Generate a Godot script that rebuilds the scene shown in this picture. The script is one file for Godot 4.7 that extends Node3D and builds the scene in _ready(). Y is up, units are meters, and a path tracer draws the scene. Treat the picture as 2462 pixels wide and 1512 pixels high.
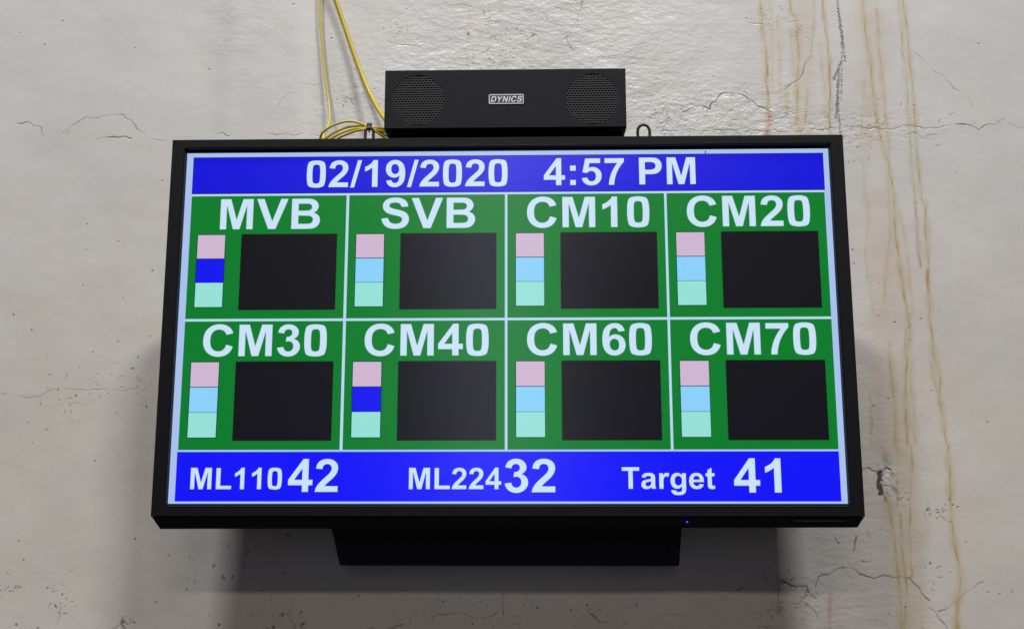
extends Node3D
# A wall-mounted status monitor with a speaker bar, on a painted, cracked and rust-streaked concrete wall.

const DRIPS := [
	"10.4,0.24,0,431,599,432,571,431,543,435,519,436,488,433,434,433,397",
	"13.0,0.256,1,433,397,432,373,427,356,427,339",
	"13.0,0.22399999999999998,0,482,599,481,578,489,566,491,548,490,510,483,450,481,407,478,373,479,355,477,333",
	"10.4,0.24,0,537,598,537,564,540,515,540,474,537,420,532,385,532,356,530,333",
	"7.8,0.192,1,537,598,537,564",
	"7.8,0.192,1,540,479,537,423",
	"10.4,0.14400000000000002,0,522,598,519,556,514,526,510,493,499,480",
	"13.0,0.17600000000000002,0,465,437,463,402,463,389",
	"10.4,0.16,0,500,434,492,375",
	"13.0,0.20800000000000002,0,605,597,605,555,607,500,608,443,610,390,613,353,617,324,622,296,625,263,627,233",
	"10.4,0.16,0,627,580,627,541,626,481,626,422,625,366,626,342,619,275,616,233",
	"13.0,0.20800000000000002,0,674,596,675,560,675,505,675,448,674,411,672,366,670,339,670,306,670,275,670,232",
	"13.0,0.14400000000000002,0,666,596,664,513,666,481,664,411,663,366,660,314,659,267,660,232",
	"13.0,0.11199999999999999,0,526,515,528,455,525,380",
	"10.4,0.11199999999999999,0,448,599,449,549,443,434",
	"10.4,0.096,0,595,446,578,233",
	"15.7,0.096,0,459,571,454,407",
	"13.0,0.11199999999999999,0,480,543,478,461",
	"15.7,0.24,0,625,233,622,186,624,125,627,72,630,41,629,10",
	"15.7,0.24,0,629,10,622,-11,622,-31,613,-101,610,-158",
	"13.0,0.128,0,618,233,614,178,604,125,595,67",
	"10.4,0.192,1,659,232,657,178,656,146,657,124",
	"13.0,0.22399999999999998,0,675,232,671,156,668,114,665,72,666,59,662,41,664,20,663,-16,669,-44,670,-56,666,-81,668,-113,668,-136,670,-158",
	"13.0,0.16,0,659,-31,663,-69,668,-85",
	"13.0,0.192,0,597,-0,596,-46,597,-93,592,-158",
	"15.7,0.128,0,631,-26,625,-56,623,-155",
	"10.4,0.096,0,583,233,572,152,574,98,575,51",
	"15.7,0.24,0,672,-158,669,-176,670,-198,668,-224,666,-246,665,-268,665,-298,667,-319,669,-332,669,-353,665,-374,661,-387",
	"15.7,0.192,0,615,-158,612,-202,605,-246,600,-290,599,-328,599,-349,594,-353",
	"18.3,0.192,0,572,-235,575,-272,578,-298,578,-343,579,-374,576,-434",
	"18.3,0.20800000000000002,0,589,-261,589,-294,588,-332,589,-353,587,-385,581,-434",
	"10.4,0.096,0,627,-264,627,-290",
	"2.3,0.75,0,431,599,432,571,431,543,435,519,436,488,433,434,433,397",
	"2.9,0.8,1,433,397,432,373,427,356,427,339",
	"2.9,0.7,0,482,599,481,578,489,566,491,548,490,510,483,450,481,407,478,373,479,355,477,333",
	"2.3,0.75,0,537,598,537,564,540,515,540,474,537,420,532,385,532,356,530,333",
	"1.7,0.6,1,537,598,537,564",
	"1.7,0.6,1,540,479,537,423",
	"2.3,0.45,0,522,598,519,556,514,526,510,493,499,480",
	"2.9,0.55,0,465,437,463,402,463,389",
	"2.3,0.5,0,500,434,492,375",
	"2.9,0.65,0,605,597,605,555,607,500,608,443,610,390,613,353,617,324,622,296,625,263,627,233",
	"2.3,0.5,0,627,580,627,541,626,481,626,422,625,366,626,342,619,275,616,233",
	"2.9,0.65,0,674,596,675,560,675,505,675,448,674,411,672,366,670,339,670,306,670,275,670,232",
	"2.9,0.45,0,666,596,664,513,666,481,664,411,663,366,660,314,659,267,660,232",
	"7.0,0.22,2,673,596,666,513",
	"2.9,0.35,0,526,515,528,455,525,380",
	"2.3,0.35,0,448,599,449,549,443,434",
	"2.3,0.3,0,595,446,578,233",
	"3.5,0.3,0,459,571,454,407",
	"2.9,0.35,0,480,543,478,461",
	"3.5,0.75,0,625,233,622,186,624,125,627,72,630,41,629,10",
	"5.2,0.5,0,627,72,630,41,631,20",
	"3.5,0.75,0,629,10,622,-11,622,-31,613,-101,610,-158",
	"2.9,0.4,0,618,233,614,178,604,125,595,67",
	"2.3,0.6,1,659,232,657,178,656,146,657,124",
	"2.9,0.7,0,675,232,671,156,668,114,665,72,666,59,662,41,664,20,663,-16,669,-44,670,-56,666,-81,668,-113,668,-136,670,-158",
	"5.8,0.35,1,668,119,666,82",
	"2.9,0.5,0,659,-31,663,-69,668,-85",
	"2.9,0.6,0,597,-0,596,-46,597,-93,592,-158",
	"5.2,0.3,0,559,-81,554,-158",
	"3.5,0.4,0,631,-26,625,-56,623,-155",
	"2.3,0.3,0,583,233,572,152,574,98,575,51",
	"3.5,0.75,0,672,-158,669,-176,670,-198,668,-224,666,-246,665,-268,665,-298,667,-319,669,-332,669,-353,665,-374,661,-387",
	"8.7,0.7,0,661,-387,658,-405,657,-434",
	"3.5,0.6,0,615,-158,612,-202,605,-246,600,-290,599,-328,599,-349,594,-353",
	"4.1,0.6,0,572,-235,575,-272,578,-298,578,-343,579,-374,576,-434",
	"4.1,0.65,0,589,-261,589,-294,588,-332,589,-353,587,-385,581,-434",
	"4.6,0.35,0,610,-374,606,-434",
	"8.1,0.35,1,476,-379,473,-435",
	"4.6,0.3,0,595,-158,585,-251",
	"2.3,0.3,0,627,-264,627,-290",
	"7.5,0.28,2,-71,615,-69,478",
	"7.0,0.25,2,-36,615,-36,490",
	"8.1,0.3,2,-10,614,-11,481",
	"7.0,0.2,2,90,554,89,523",
	"23.2,0.12,2,36,542,31,487",
	"43.5,0.22,2,502,610,496,354",
	"63.8,0.22,2,612,608,603,353",
	"55.1,0.22,2,598,233,595,46,581,-158",
	"9.3,0.3,0,575,-246,578,-311,576,-434",
	"8.1,0.22,0,629,233,633,30",
	"15.1,0.2,0,664,-364,655,-434",
	"40.6,0.15,0,604,-158,605,-311,601,-434",
	"23.2,0.2,2,441,605,436,355",
]
const CRACKS := [
	"1.3,0.6,0,436,494,433,434,433,397",
	"1.2,0.5,0,535,423,532,385,532,356",
	"1.2,0.45,0,632,30,622,-11",
	"1.2,0.6,0,251,373,269,385",
	"1.9,0.95,0,292,393,301,399,326,403,336,398,339,408,346,412,355,424,388,424,400,416,412,408,433,394,453,393",
	"1.4,0.7,0,460,431,468,437,482,447,494,461,499,480,511,496",
	"1.4,0.7,0,434,374,447,381,463,386,465,394",
	"1.2,0.5,0,413,556,433,555,450,550",
	"1.2,0.5,0,434,568,443,581",
	"1.2,0.6,0,473,558,492,559",
	"1.3,0.7,0,251,359,287,361,336,359,373,360,397,363,441,361,495,363,531,362,568,365,596,361,616,361,653,367,676,364,713,363,727,366,756,367,775,357,793,367,820,377",
	"1.0,0.6,0,826,367,852,358",
	"1.4,0.8,0,737,368,758,367",
	"1.0,0.55,0,637,353,651,350,668,355,684,343,707,351",
	"1.2,0.4,0,684,498,711,464,733,446,755,423,771,391",
	"1.2,0.6,0,711,371,715,377",
	"1.2,0.5,0,729,384,740,390",
	"1.0,0.5,0,702,330,710,331",
	"1.4,0.7,0,-830,384,-813,386,-803,379,-789,376,-782,361",
	"1.2,0.6,0,-750,365,-739,377,-715,393,-697,391,-683,396,-650,397,-634,385,-625,372,-613,365,-607,356",
	"2.0,0.95,0,-691,354,-681,356,-654,356,-632,354",
	"1.0,0.5,0,-601,351,-574,350",
	"0.8,0.4,0,-559,357,-531,355",
	"1.4,0.7,0,-492,360,-479,362,-474,358,-467,357",
	"1.0,0.55,0,-407,358,-400,360,-367,359,-313,356",
	"0.9,0.42,0,-390,410,-376,429,-359,438,-345,450,-315,455",
	"0.9,0.4,0,-346,381,-329,380",
	"1.2,0.6,0,122,613,118,563,101,541,98,529,107,510",
	"0.9,0.45,0,-212,566,-192,572,-178,566,-174,544",
	"1.2,0.6,0,-205,529,-188,523,-165,519,-143,528",
	"0.9,0.4,0,-145,501,-109,496",
	"0.9,0.4,0,-142,587,-105,595,-65,593",
	"1.0,0.4,0,51,580,87,588,118,595",
	"2.6,0.9,0,539,-195,549,-192,555,-197,567,-197,576,-191,581,-195",
	"1.7,0.8,0,563,-187,563,-200",
	"2.3,0.8,0,567,-233,570,-243",
	"1.7,0.7,0,565,-218,578,-220,586,-224,588,-238",
	"2.3,0.7,0,581,-195,581,-205",
	"1.4,0.6,0,402,-282,401,-311,401,-343,400,-375,399,-400",
	"2.3,0.8,0,405,-354,413,-360,422,-364,443,-365,449,-379,458,-384",
	"2.0,0.8,0,456,-366,461,-351,475,-349,484,-343,497,-339",
	"1.6,0.75,0,497,-339,515,-341,531,-351,544,-354,566,-351,594,-353,604,-364,611,-376,621,-386",
	"1.6,0.8,0,620,-396,630,-405,639,-418,645,-428",
	"2.3,0.8,0,521,-294,518,-307,515,-315",
	"2.3,0.7,0,490,-296,496,-305",
	"2.0,0.7,0,526,-328,540,-330,538,-325",
	"1.7,0.6,0,539,-285,539,-296",
	"1.2,0.5,0,632,-401,648,-395,662,-385,693,-362,702,-358",
	"1.7,0.6,0,336,-373,351,-367",
	"1.4,0.5,0,320,-387,327,-383",
	"1.7,0.6,0,387,-398,404,-402",
	"1.7,0.6,0,424,-391,440,-379,443,-368",
	"1.7,0.5,0,437,-387,457,-412",
	"2.3,0.7,0,122,-405,129,-409,136,-416,146,-417",
	"2.3,0.6,0,-177,-427,-155,-420",
	"1.4,0.5,0,-6,-372,-7,-407",
	"1.2,0.5,0,-116,-412,-53,-410,-14,-404",
	"1.4,0.5,0,160,-424,175,-417",
	"1.2,0.45,0,225,-410,245,-405,267,-407",
	"1.7,0.6,0,188,-395,193,-389",
	"1.4,0.6,0,-669,-395,-668,-408,-671,-422",
	"2.9,0.6,0,-575,-412,-576,-421,-569,-428",
	"1.2,0.4,0,-800,-76,-784,-78,-736,-80,-716,-69,-678,-69,-653,-69,-617,-69,-584,-69",
	"1.2,0.5,0,-285,431,-268,423,-260,411",
]
const SPECKS := [
	"627,-332,1.7,641,-337,0.9,682,-302,0.9,630,-255,1.7,647,-259,1.2,669,-248,1.2,676,-251,1.2,582,-223,1.7",
	"411,-358,2.0,419,-364,1.7,724,-375,1.2,742,-372,1.2,707,-373,0.9,494,-303,1.4,498,-338,1.4,383,-352,1.2",
	"584,-395,0.9,-640,-181,1.4,-744,-302,0.9,-733,-329,1.2,-660,-345,0.9,-427,-354,2.6,-443,-338,2.0,-396,-339,2.6",
	"-393,-318,2.0,-413,-353,1.4,-335,-406,2.9,-307,-403,1.7,-305,-421,3.8,-346,-423,3.5,-428,-422,2.3,-526,-389,1.7",
	"-368,-373,1.4,-513,-322,1.4,-481,-371,1.2,-351,-332,1.4,-337,-348,1.4,-677,-395,1.7,-668,-379,1.4,-661,-385,1.4",
	"-733,-422,2.0,-574,-419,2.9,-556,-419,1.4,-700,-426,1.7,-692,-370,1.2,-332,-291,2.0,-566,-298,1.2,-223,-380,1.2",
	"-749,-375,1.2,-691,204,1.4,-637,174,1.2,-577,124,1.4,-763,27,1.4,-660,-10,1.2,-680,-79,1.7,-566,-97,1.7",
	"-594,-37,1.4,-571,15,1.2,-629,-76,1.2,-709,-69,1.2,-795,52,1.2,-622,7,1.4,-587,-18,1.2,-689,160,0.9",
	"-688,100,0.9,-621,80,0.9,-741,-153,0.9,-773,574,1.4,-641,521,1.2,-373,601,1.2,-304,535,1.7,-845,552,1.2",
	"-800,529,1.2,-511,480,1.2,-261,477,0.9,-297,420,0.9,-574,278,1.2,24,-394,1.4,44,-397,1.4,-96,-388,1.4",
	"191,-392,1.2,10,-409,1.2,-111,-413,1.2,-52,-419,1.4,-39,-389,1.2,117,-393,1.4,-222,-381,1.2,93,-400,1.2",
	"-69,541,2.0,-32,571,1.7,42,537,2.9,-31,493,2.0,-5,481,1.7,107,512,1.7,-176,589,1.4,-304,536,1.7",
	"-372,601,1.2,-203,554,1.2,-192,560,1.2,20,540,1.2,-59,503,1.2,-227,441,0.9,3,530,1.2,14,549,1.4",
	"-100,479,1.2,-265,597,0.9,792,513,1.7,626,537,0.9,654,404,1.2,673,403,1.2,406,565,1.2,403,489,0.9",
	"553,153,1.4,552,130,1.4,649,39,1.2,608,34,1.4,584,45,1.2,735,-123,1.2,570,109,0.9,655,-74,1.2",
	"564,-98,1.2,588,-87,1.4",
]
const FLAKES := [[440, -383, 23, 40], [586, -231, 17, 26], [396, -398, 17, 20], [381, -418, 20, 20], [413, -359, 14, 16], [388, -349, 23, 14], [630, -255, 8, 10], [655, -256, 17, 14], [627, -351, 17, 10], [576, -200, 14, 20], [259, 380, 35, 50], [349, 376, 70, 40], [462, 389, 23, 16], [609, 373, 17, 14], [574, 353, 52, 26], [444, 571, 23, 12], [368, 371, 93, 40], [494, 537, 17, 10], [569, 327, 35, 14], [42, 539, 15, 16], [-34, 571, 14, 10], [-19, 487, 46, 26], [-276, 417, 35, 16], [-194, 557, 29, 12], [22, 523, 75, 40], [254, 377, 46, 20], [107, 584, 46, 14], [-335, -423, 35, 30], [-671, -394, 29, 16], [-574, -422, 15, 14], [-756, -368, 29, 16], [-418, -346, 70, 18], [8, -407, 52, 16], [-102, -396, 81, 14], [129, -409, 35, 14], [-167, -424, 35, 12], [-680, -73, 70, 30], [-591, -69, 35, 14], [-273, 420, 29, 14]]
const TAR := "563,606,563,581,564,556,565,528,561,484,555,471,552,444,549,420,549,387"
const SPALL := "564,-198,564,-209,562,-222,564,-232"
const THIN_RUN := [Vector3(-0.3335, 0.7299, 0.0080), Vector3(-0.3254, 0.6036, 0.0080), Vector3(-0.3218, 0.5574, 0.0080), Vector3(-0.3149, 0.5037, 0.0090), Vector3(-0.3082, 0.4577, 0.0110), Vector3(-0.3011, 0.4193, 0.0140), Vector3(-0.2952, 0.3863, 0.0220), Vector3(-0.2929, 0.3642, 0.0340), Vector3(-0.2914, 0.3426, 0.0550), Vector3(-0.2884, 0.3209, 0.0850), Vector3(-0.2826, 0.3010, 0.1100)]
const THICK_RUN := [Vector3(-0.3435, 0.7265, 0.0130), Vector3(-0.2986, 0.6064, 0.0130), Vector3(-0.2796, 0.5525, 0.0130), Vector3(-0.2558, 0.4858, 0.0160), Vector3(-0.2355, 0.4341, 0.0240), Vector3(-0.2145, 0.3892, 0.0400), Vector3(-0.1958, 0.3563, 0.0600), Vector3(-0.1772, 0.3304, 0.0800), Vector3(-0.1642, 0.3044, 0.1000)]
const LOOP_A := [Vector3(-0.2840, 0.2945, 0.1250), Vector3(-0.2784, 0.3012, 0.1350), Vector3(-0.2642, 0.3094, 0.1400), Vector3(-0.2474, 0.3149, 0.1420), Vector3(-0.2318, 0.3152, 0.1440), Vector3(-0.2171, 0.3102, 0.1460), Vector3(-0.2053, 0.3042, 0.1460), Vector3(-0.1918, 0.2987, 0.1420), Vector3(-0.1775, 0.2938, 0.1350)]
const LOOP_B := [Vector3(-0.2866, 0.2846, 0.1250), Vector3(-0.2725, 0.2940, 0.1320), Vector3(-0.2559, 0.3028, 0.1370), Vector3(-0.2386, 0.3083, 0.1390), Vector3(-0.2206, 0.3076, 0.1430), Vector3(-0.2080, 0.3047, 0.1450), Vector3(-0.1949, 0.3048, 0.1430), Vector3(-0.1822, 0.3050, 0.1380), Vector3(-0.1693, 0.3038, 0.1300)]
const LOOP_C := [Vector3(-0.2761, 0.2824, 0.1300), Vector3(-0.2642, 0.2915, 0.1360), Vector3(-0.2490, 0.2981, 0.1400), Vector3(-0.2327, 0.3025, 0.1430), Vector3(-0.2175, 0.3030, 0.1460), Vector3(-0.2051, 0.3024, 0.1470), Vector3(-0.1932, 0.3000, 0.1450), Vector3(-0.1818, 0.2995, 0.1400), Vector3(-0.1692, 0.2999, 0.1300)]
const LOOP_D := [Vector3(-0.2678, 0.2806, 0.1340), Vector3(-0.2525, 0.2907, 0.1390), Vector3(-0.2385, 0.2954, 0.1430), Vector3(-0.2247, 0.2991, 0.1460), Vector3(-0.2122, 0.3001, 0.1480), Vector3(-0.2023, 0.3002, 0.1490), Vector3(-0.1915, 0.2945, 0.1470), Vector3(-0.1822, 0.2890, 0.1430), Vector3(-0.1764, 0.2825, 0.1400)]
const LOOP_E := [Vector3(-0.2746, 0.2911, 0.1220), Vector3(-0.2601, 0.2989, 0.1280), Vector3(-0.2447, 0.3043, 0.1320), Vector3(-0.2282, 0.3074, 0.1350), Vector3(-0.2140, 0.3061, 0.1390), Vector3(-0.2025, 0.3045, 0.1410), Vector3(-0.1894, 0.3039, 0.1390), Vector3(-0.1779, 0.3034, 0.1340)]

const GLYPHS := {
	"0": "0|565,1472 q787,1472 q1045,1330 1045,723 q1045,117 q787,-25 565,-25 q343,-25 q85,117 85,723 q85,1330 q343,1472 565,1472/565,1240 q663,1240 q757,1140 757,723 q757,307 q663,207 565,207 q467,207 q373,307 373,723 q373,1140 q467,1240 565,1240",
	"1": "0|806,0 525,0 525,1059 q371,915 162,846 162,1101 q272,1137 401,1237 q530,1338 578,1472 806,1472",
	"2": "0|1036,261 1036,0 51,0 q67,148 147,280 q227,413 463,632 q653,809 696,872 q754,959 754,1044 q754,1138 703,1188 q653,1239 564,1239 q476,1239 424,1186 q372,1133 364,1010 84,1038 q109,1270 241,1371 q373,1472 571,1472 q788,1472 912,1355 q1036,1238 1036,1064 q1036,965 1000,875 q965,786 888,688 q837,623 704,501 q571,379 535,339 q500,299 478,261",
	"3": "0|77,389 349,422 q362,318 419,263 q476,208 557,208 q644,208 703,274 q763,340 763,452 q763,558 706,620 q649,682 567,682 q513,682 438,661 469,890 q583,887 643,939 q703,992 703,1079 q703,1153 659,1197 q615,1241 542,1241 q470,1241 419,1191 q368,1141 357,1045 98,1089 q125,1222 179,1301 q234,1381 331,1426 q429,1472 550,1472 q757,1472 882,1340 q985,1232 985,1096 q985,903 774,788 q900,761 975,667 q1051,573 1051,440 q1051,247 910,111 q769,-25 559,-25 q360,-25 229,89 q98,204 77,389",
	"4": "0|637,0 637,295 37,295 37,541 673,1472 909,1472 909,542 1091,542 1091,295 909,295 909,0/637,542 637,1043 300,542",
	"5": "0|91,377 371,406 q383,311 442,255 q501,200 578,200 q666,200 727,271 q788,343 788,487 q788,622 727,689 q667,757 570,757 q449,757 353,650 125,683 269,1446 1012,1446 1012,1183 482,1183 438,934 q532,981 630,981 q817,981 947,845 q1077,709 1077,492 q1077,311 972,169 q829,-25 575,-25 q372,-25 244,84 q116,193 91,377",
	"6": "0|1046,1107 774,1077 q764,1161 722,1201 q680,1241 613,1241 q524,1241 462,1161 q401,1081 385,828 q490,952 646,952 q822,952 947,818 q1073,684 1073,472 q1073,247 941,111 q809,-25 602,-25 q380,-25 237,147 q94,320 94,713 q94,1116 243,1294 q392,1472 630,1472 q797,1472 906,1378 q1016,1285 1046,1107/409,495 q409,358 472,283 q535,209 616,209 q694,209 746,270 q798,331 798,470 q798,613 742,679 q686,746 602,746 q521,746 465,682 q409,619 409,495",
	"7": "0|85,1185 85,1446 1046,1446 1046,1241 q927,1124 804,905 q681,686 616,439 q552,193 553,0 282,0 q291,303 407,618 q523,933 717,1185",
	"9": "0|96,340 368,370 q378,286 420,246 q462,206 529,206 q618,206 680,286 q741,366 757,619 q652,495 496,495 q320,495 195,629 q69,763 69,975 q69,1200 201,1336 q333,1472 540,1472 q762,1472 905,1300 q1048,1127 1048,734 q1048,331 899,153 q750,-25 512,-25 q345,-25 236,69 q126,162 96,340/733,952 q733,1089 670,1164 q607,1238 526,1238 q448,1238 396,1177 q344,1116 344,977 q344,834 400,768 q456,701 540,701 q621,701 677,765 q733,828 733,952",
	"/": "569|-1,-25 368,1472 577,1472 204,-25",
	":": "682|201,780 201,1061 482,1061 482,780/201,0 201,281 482,281 482,0",
	" ": "569|",
	"C": "1479|1087,539 1374,448 q1308,208 1154,91 q1001,-25 765,-25 q473,-25 285,174 q97,374 97,720 q97,1086 286,1288 q475,1491 783,1491 q1052,1491 1220,1332 q1320,1238 1370,1062 1077,992 q1051,1106 968,1172 q886,1238 768,1238 q605,1238 503,1121 q402,1004 402,742 q402,464 502,346 q602,228 762,228 q880,228 965,303 q1050,378 1087,539",
	"M": "1706|145,0 145,1466 588,1466 854,466 1117,1466 1561,1466 1561,0 1286,0 1286,1154 995,0 710,0 420,1154 420,0",
	"V": "1366|523,0 -1,1466 320,1466 691,381 1050,1466 1364,1466 839,0",
	"B": "1479|150,1466 736,1466 q910,1466 995,1451 q1081,1437 1148,1391 q1216,1345 1261,1268 q1306,1192 1306,1097 q1306,994 1250,908 q1195,822 1100,779 q1234,740 1306,646 q1378,552 1378,425 q1378,325 1331,230 q1285,136 1204,79 q1124,23 1006,10 q932,2 649,0 150,0/446,1222 446,883 640,883 q813,883 855,888 q931,897 974,940 q1018,984 1018,1055 q1018,1123 980,1165 q943,1208 869,1217 q825,1222 616,1222/446,639 446,247 720,247 q880,247 923,256 q989,268 1030,314 q1072,361 1072,439 q1072,505 1040,551 q1008,597 947,618 q887,639 685,639",
	"S": "1366|74,477 362,505 q388,360 467,292 q547,224 682,224 q825,224 897,284 q970,345 970,426 q970,478 939,514 q909,551 833,578 q781,596 596,642 q358,701 262,787 q127,908 127,1082 q127,1194 190,1291 q254,1389 373,1440 q493,1491 662,1491 q938,1491 1077,1370 q1217,1249 1224,1047 928,1034 q909,1147 846,1196 q784,1246 659,1246 q530,1246 457,1193 q410,1159 410,1102 q410,1050 454,1013 q510,966 726,915 q942,864 1045,809 q1149,755 1207,660 q1266,566 1266,427 q1266,301 1196,191 q1126,81 998,27 q870,-26 679,-26 q401,-26 252,102 q103,231 74,477",
	"P": "1366|149,0 149,1466 624,1466 q894,1466 976,1444 q1102,1411 1187,1300 q1272,1190 1272,1015 q1272,880 1223,788 q1174,696 1098,643 q1023,591 945,574 q839,553 638,553 445,553 445,0/445,1218 445,802 607,802 q782,802 841,825 q900,848 933,897 q967,946 967,1011 q967,1091 920,1143 q873,1195 801,1208 q748,1218 588,1218",
	"L": "1251|157,0 157,1454 453,1454 453,247 1189,247 1189,0",
	"T": "1251|478,0 478,1218 43,1218 43,1466 1208,1466 1208,1218 774,1218 774,0",
	"a": "0|357,738 102,784 q145,938 250,1012 q355,1086 562,1086 q750,1086 842,1041 q934,997 971,928 q1009,860 1009,677 1006,349 q1006,209 1019,142 q1033,76 1070,0 792,0 q781,28 765,83 755,116 q683,46 601,11 q519,-24 426,-24 q262,-24 167,65 q73,154 73,290 q73,380 116,450 q159,521 236,558 q314,596 460,624 q657,661 733,693 733,721 q733,802 693,836 q653,871 542,871 q467,871 425,841 q383,812 357,738/733,510 q679,492 562,467 q445,442 409,418 q354,379 354,319 q354,260 398,217 q442,174 510,174 q586,174 655,224 q706,262 722,317 q733,353 733,454",
	"r": "797|416,0 135,0 135,1062 396,1062 396,911 q463,1018 516,1052 q570,1086 638,1086 q734,1086 823,1033 736,788 q665,834 604,834 q545,834 504,801 q463,769 439,684 q416,599 416,328",
	"g": "1251|121,-70 442,-109 q450,-165 479,-186 q519,-216 605,-216 q715,-216 770,-183 q807,-161 826,-112 q839,-77 839,17 839,172 q713,0 521,0 q307,0 182,181 q84,324 84,537 q84,804 212,945 q341,1086 532,1086 q729,1086 857,913 857,1062 1120,1062 1120,109 q1120,-79 1089,-172 q1058,-265 1002,-318 q946,-371 852,-401 q759,-431 616,-431 q346,-431 233,-338 q120,-246 120,-104/372,553 q372,384 437,305 q503,227 599,227 q702,227 773,307 q844,388 844,546 q844,711 776,791 q708,871 604,871 q503,871 437,792 q372,714 372,553",
	"e": "0|762,338 1042,291 q988,137 871,56 q755,-24 580,-24 q303,-24 170,157 q65,302 65,523 q65,787 203,936 q341,1086 552,1086 q789,1086 926,929 q1063,773 1057,450 353,450 q356,325 421,255 q486,186 583,186 q649,186 694,222 q739,258 762,338/778,622 q775,744 715,807 q655,871 569,871 q477,871 417,804 q357,737 358,622",
	"t": "682|634,1062 634,838 442,838 442,410 q442,280 447,258 q453,237 472,223 q492,209 520,209 q559,209 633,236 657,18 q559,-24 435,-24 q359,-24 298,1 q237,27 208,67 q180,108 169,177 q160,226 160,375 160,838 31,838 31,1062 160,1062 160,1273 442,1437 442,1062",
	"D": "1479|148,1466 689,1466 q872,1466 968,1438 q1097,1400 1189,1303 q1281,1206 1329,1065 q1377,925 1377,719 q1377,538 1332,407 q1277,247 1175,148 q1098,73 967,31 q869,0 705,0 148,0/444,1218 444,247 665,247 q789,247 844,261 q916,279 963,322 q1011,365 1041,463 q1071,562 1071,732 q1071,902 1041,993 q1011,1084 957,1135 q903,1186 820,1204 q758,1218 577,1218",
	"Y": "1366|533,0 533,617 -4,1466 343,1466 688,886 1026,1466 1367,1466 828,615 828,0",
	"N": "1479|150,0 150,1466 438,1466 1038,487 1038,1466 1313,1466 1313,0 1016,0 425,956 425,0",
	"I": "569|140,0 140,1466 436,1466 436,0",
}

const PX_MM := 2.1787   # screen picture: pixels per millimetre
const WALL_W := 2048
const WALL_H := 1229

var mats := {}
var used := {}
var screen_image: Image


# ---------------------------------------------------------------- naming
func numbered(called: String) -> String:
	var n: int = used.get(called, 0)
	used[called] = n + 1
	return called if n == 0 else "%s_%03d" % [called, n]


func thing(called: String, label: String, category: String, where: Transform3D, group := "") -> Node3D:
	var o := Node3D.new()
	o.name = numbered(called)
	add_child(o, true)
	o.transform = where
	o.set_meta("label", label)
	o.set_meta("category", category)
	if group:
		o.set_meta("group", group)
	return o


func part(called: String, st: SurfaceTool, m: Material, parent: Node3D, at := Vector3.ZERO) -> MeshInstance3D:
	var o := MeshInstance3D.new()
	o.mesh = st.commit()
	o.mesh.surface_set_material(0, m)
	o.name = called
	o.position = at
	var n := 0
	while parent.has_node(NodePath(o.name)):
		n += 1
		o.name = "%s_%03d" % [called, n]
	parent.add_child(o, true)
	return o


func again(source: MeshInstance3D, called: String, parent: Node3D, at: Vector3) -> MeshInstance3D:
	var o := MeshInstance3D.new()
	o.mesh = source.mesh
	o.name = called
	o.position = at
	var n := 0
	while parent.has_node(NodePath(o.name)):
		n += 1
		o.name = "%s_%03d" % [called, n]
	parent.add_child(o, true)
	return o


# ---------------------------------------------------------------- shapes
func begin() -> SurfaceTool:
	var st := SurfaceTool.new()
	st.begin(Mesh.PRIMITIVE_TRIANGLES)
	return st


func tri(st: SurfaceTool, a: Vector3, b: Vector3, c: Vector3, out: Vector3) -> void:
	var n := (b - a).cross(c - a)
	if n.length_squared() < 1e-18:
		return
	n = n.normalized()
	if n.dot(out) < 0.0:
		var k := b
		b = c
		c = k
		n = -n
	for p: Vector3 in [a, c, b]:
		st.set_normal(n)
		st.set_uv(Vector2(p.x, p.y))
		st.add_vertex(p)


func quad(st: SurfaceTool, a: Vector3, b: Vector3, c: Vector3, d: Vector3, out: Vector3) -> void:
	tri(st, a, b, c, out)
	tri(st, a, c, d, out)


# a box with chamfered edges
func box(st: SurfaceTool, at: Vector3, size: Vector3, b := 0.001) -> void:
	var h := size / 2.0
	var i := h - Vector3(b, b, b)
	for ax in 3:
		var u := (ax + 1) % 3
		var v := (ax + 2) % 3
		for s: float in [-1.0, 1.0]:
			var o := Vector3.ZERO
			o[ax] = s
			var q := []
			for k: Array in [[-1, -1], [1, -1], [1, 1], [-1, 1]]:
				var p := Vector3.ZERO
				p[ax] = s * h[ax]
				p[u] = k[0] * i[u]
				p[v] = k[1] * i[v]
				q.append(at + p)
			quad(st, q[0], q[1], q[2], q[3], o)
			for t: float in [-1.0, 1.0]:
				var e := []
				for w: Array in [[0, -1], [0, 1], [1, 1], [1, -1]]:
					var p := Vector3.ZERO
					p[ax] = s * (h[ax] if w[0] == 0 else i[ax])
					p[u] = t * (i[u] if w[0] == 0 else h[u])
					p[v] = w[1] * i[v]
					e.append(at + p)
				var o2 := Vector3.ZERO
				o2[ax] = s
				o2[u] = t
				quad(st, e[0], e[1], e[2], e[3], o2)
	for sx: float in [-1.0, 1.0]:
		for sy: float in [-1.0, 1.0]:
			for sz: float in [-1.0, 1.0]:
				tri(st, at + Vector3(sx * h.x, sy * i.y, sz * i.z), at + Vector3(sx * i.x, sy * h.y, sz * i.z), at + Vector3(sx * i.x, sy * i.y, sz * h.z), Vector3(sx, sy, sz))


# loops[k] are closed rings of the same count, skinned one to the next
func skin(st: SurfaceTool, loops: Array, inside: Vector3) -> void:
	for k in loops.size() - 1:
		var a: Array = loops[k]
		var b: Array = loops[k + 1]
		for j in a.size():
			var j2 := (j + 1) % a.size()
			var mid: Vector3 = (a[j] + a[j2] + b[j] + b[j2]) / 4.0
			quad(st, a[j], a[j2], b[j2], b[j], mid - inside)


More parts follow.
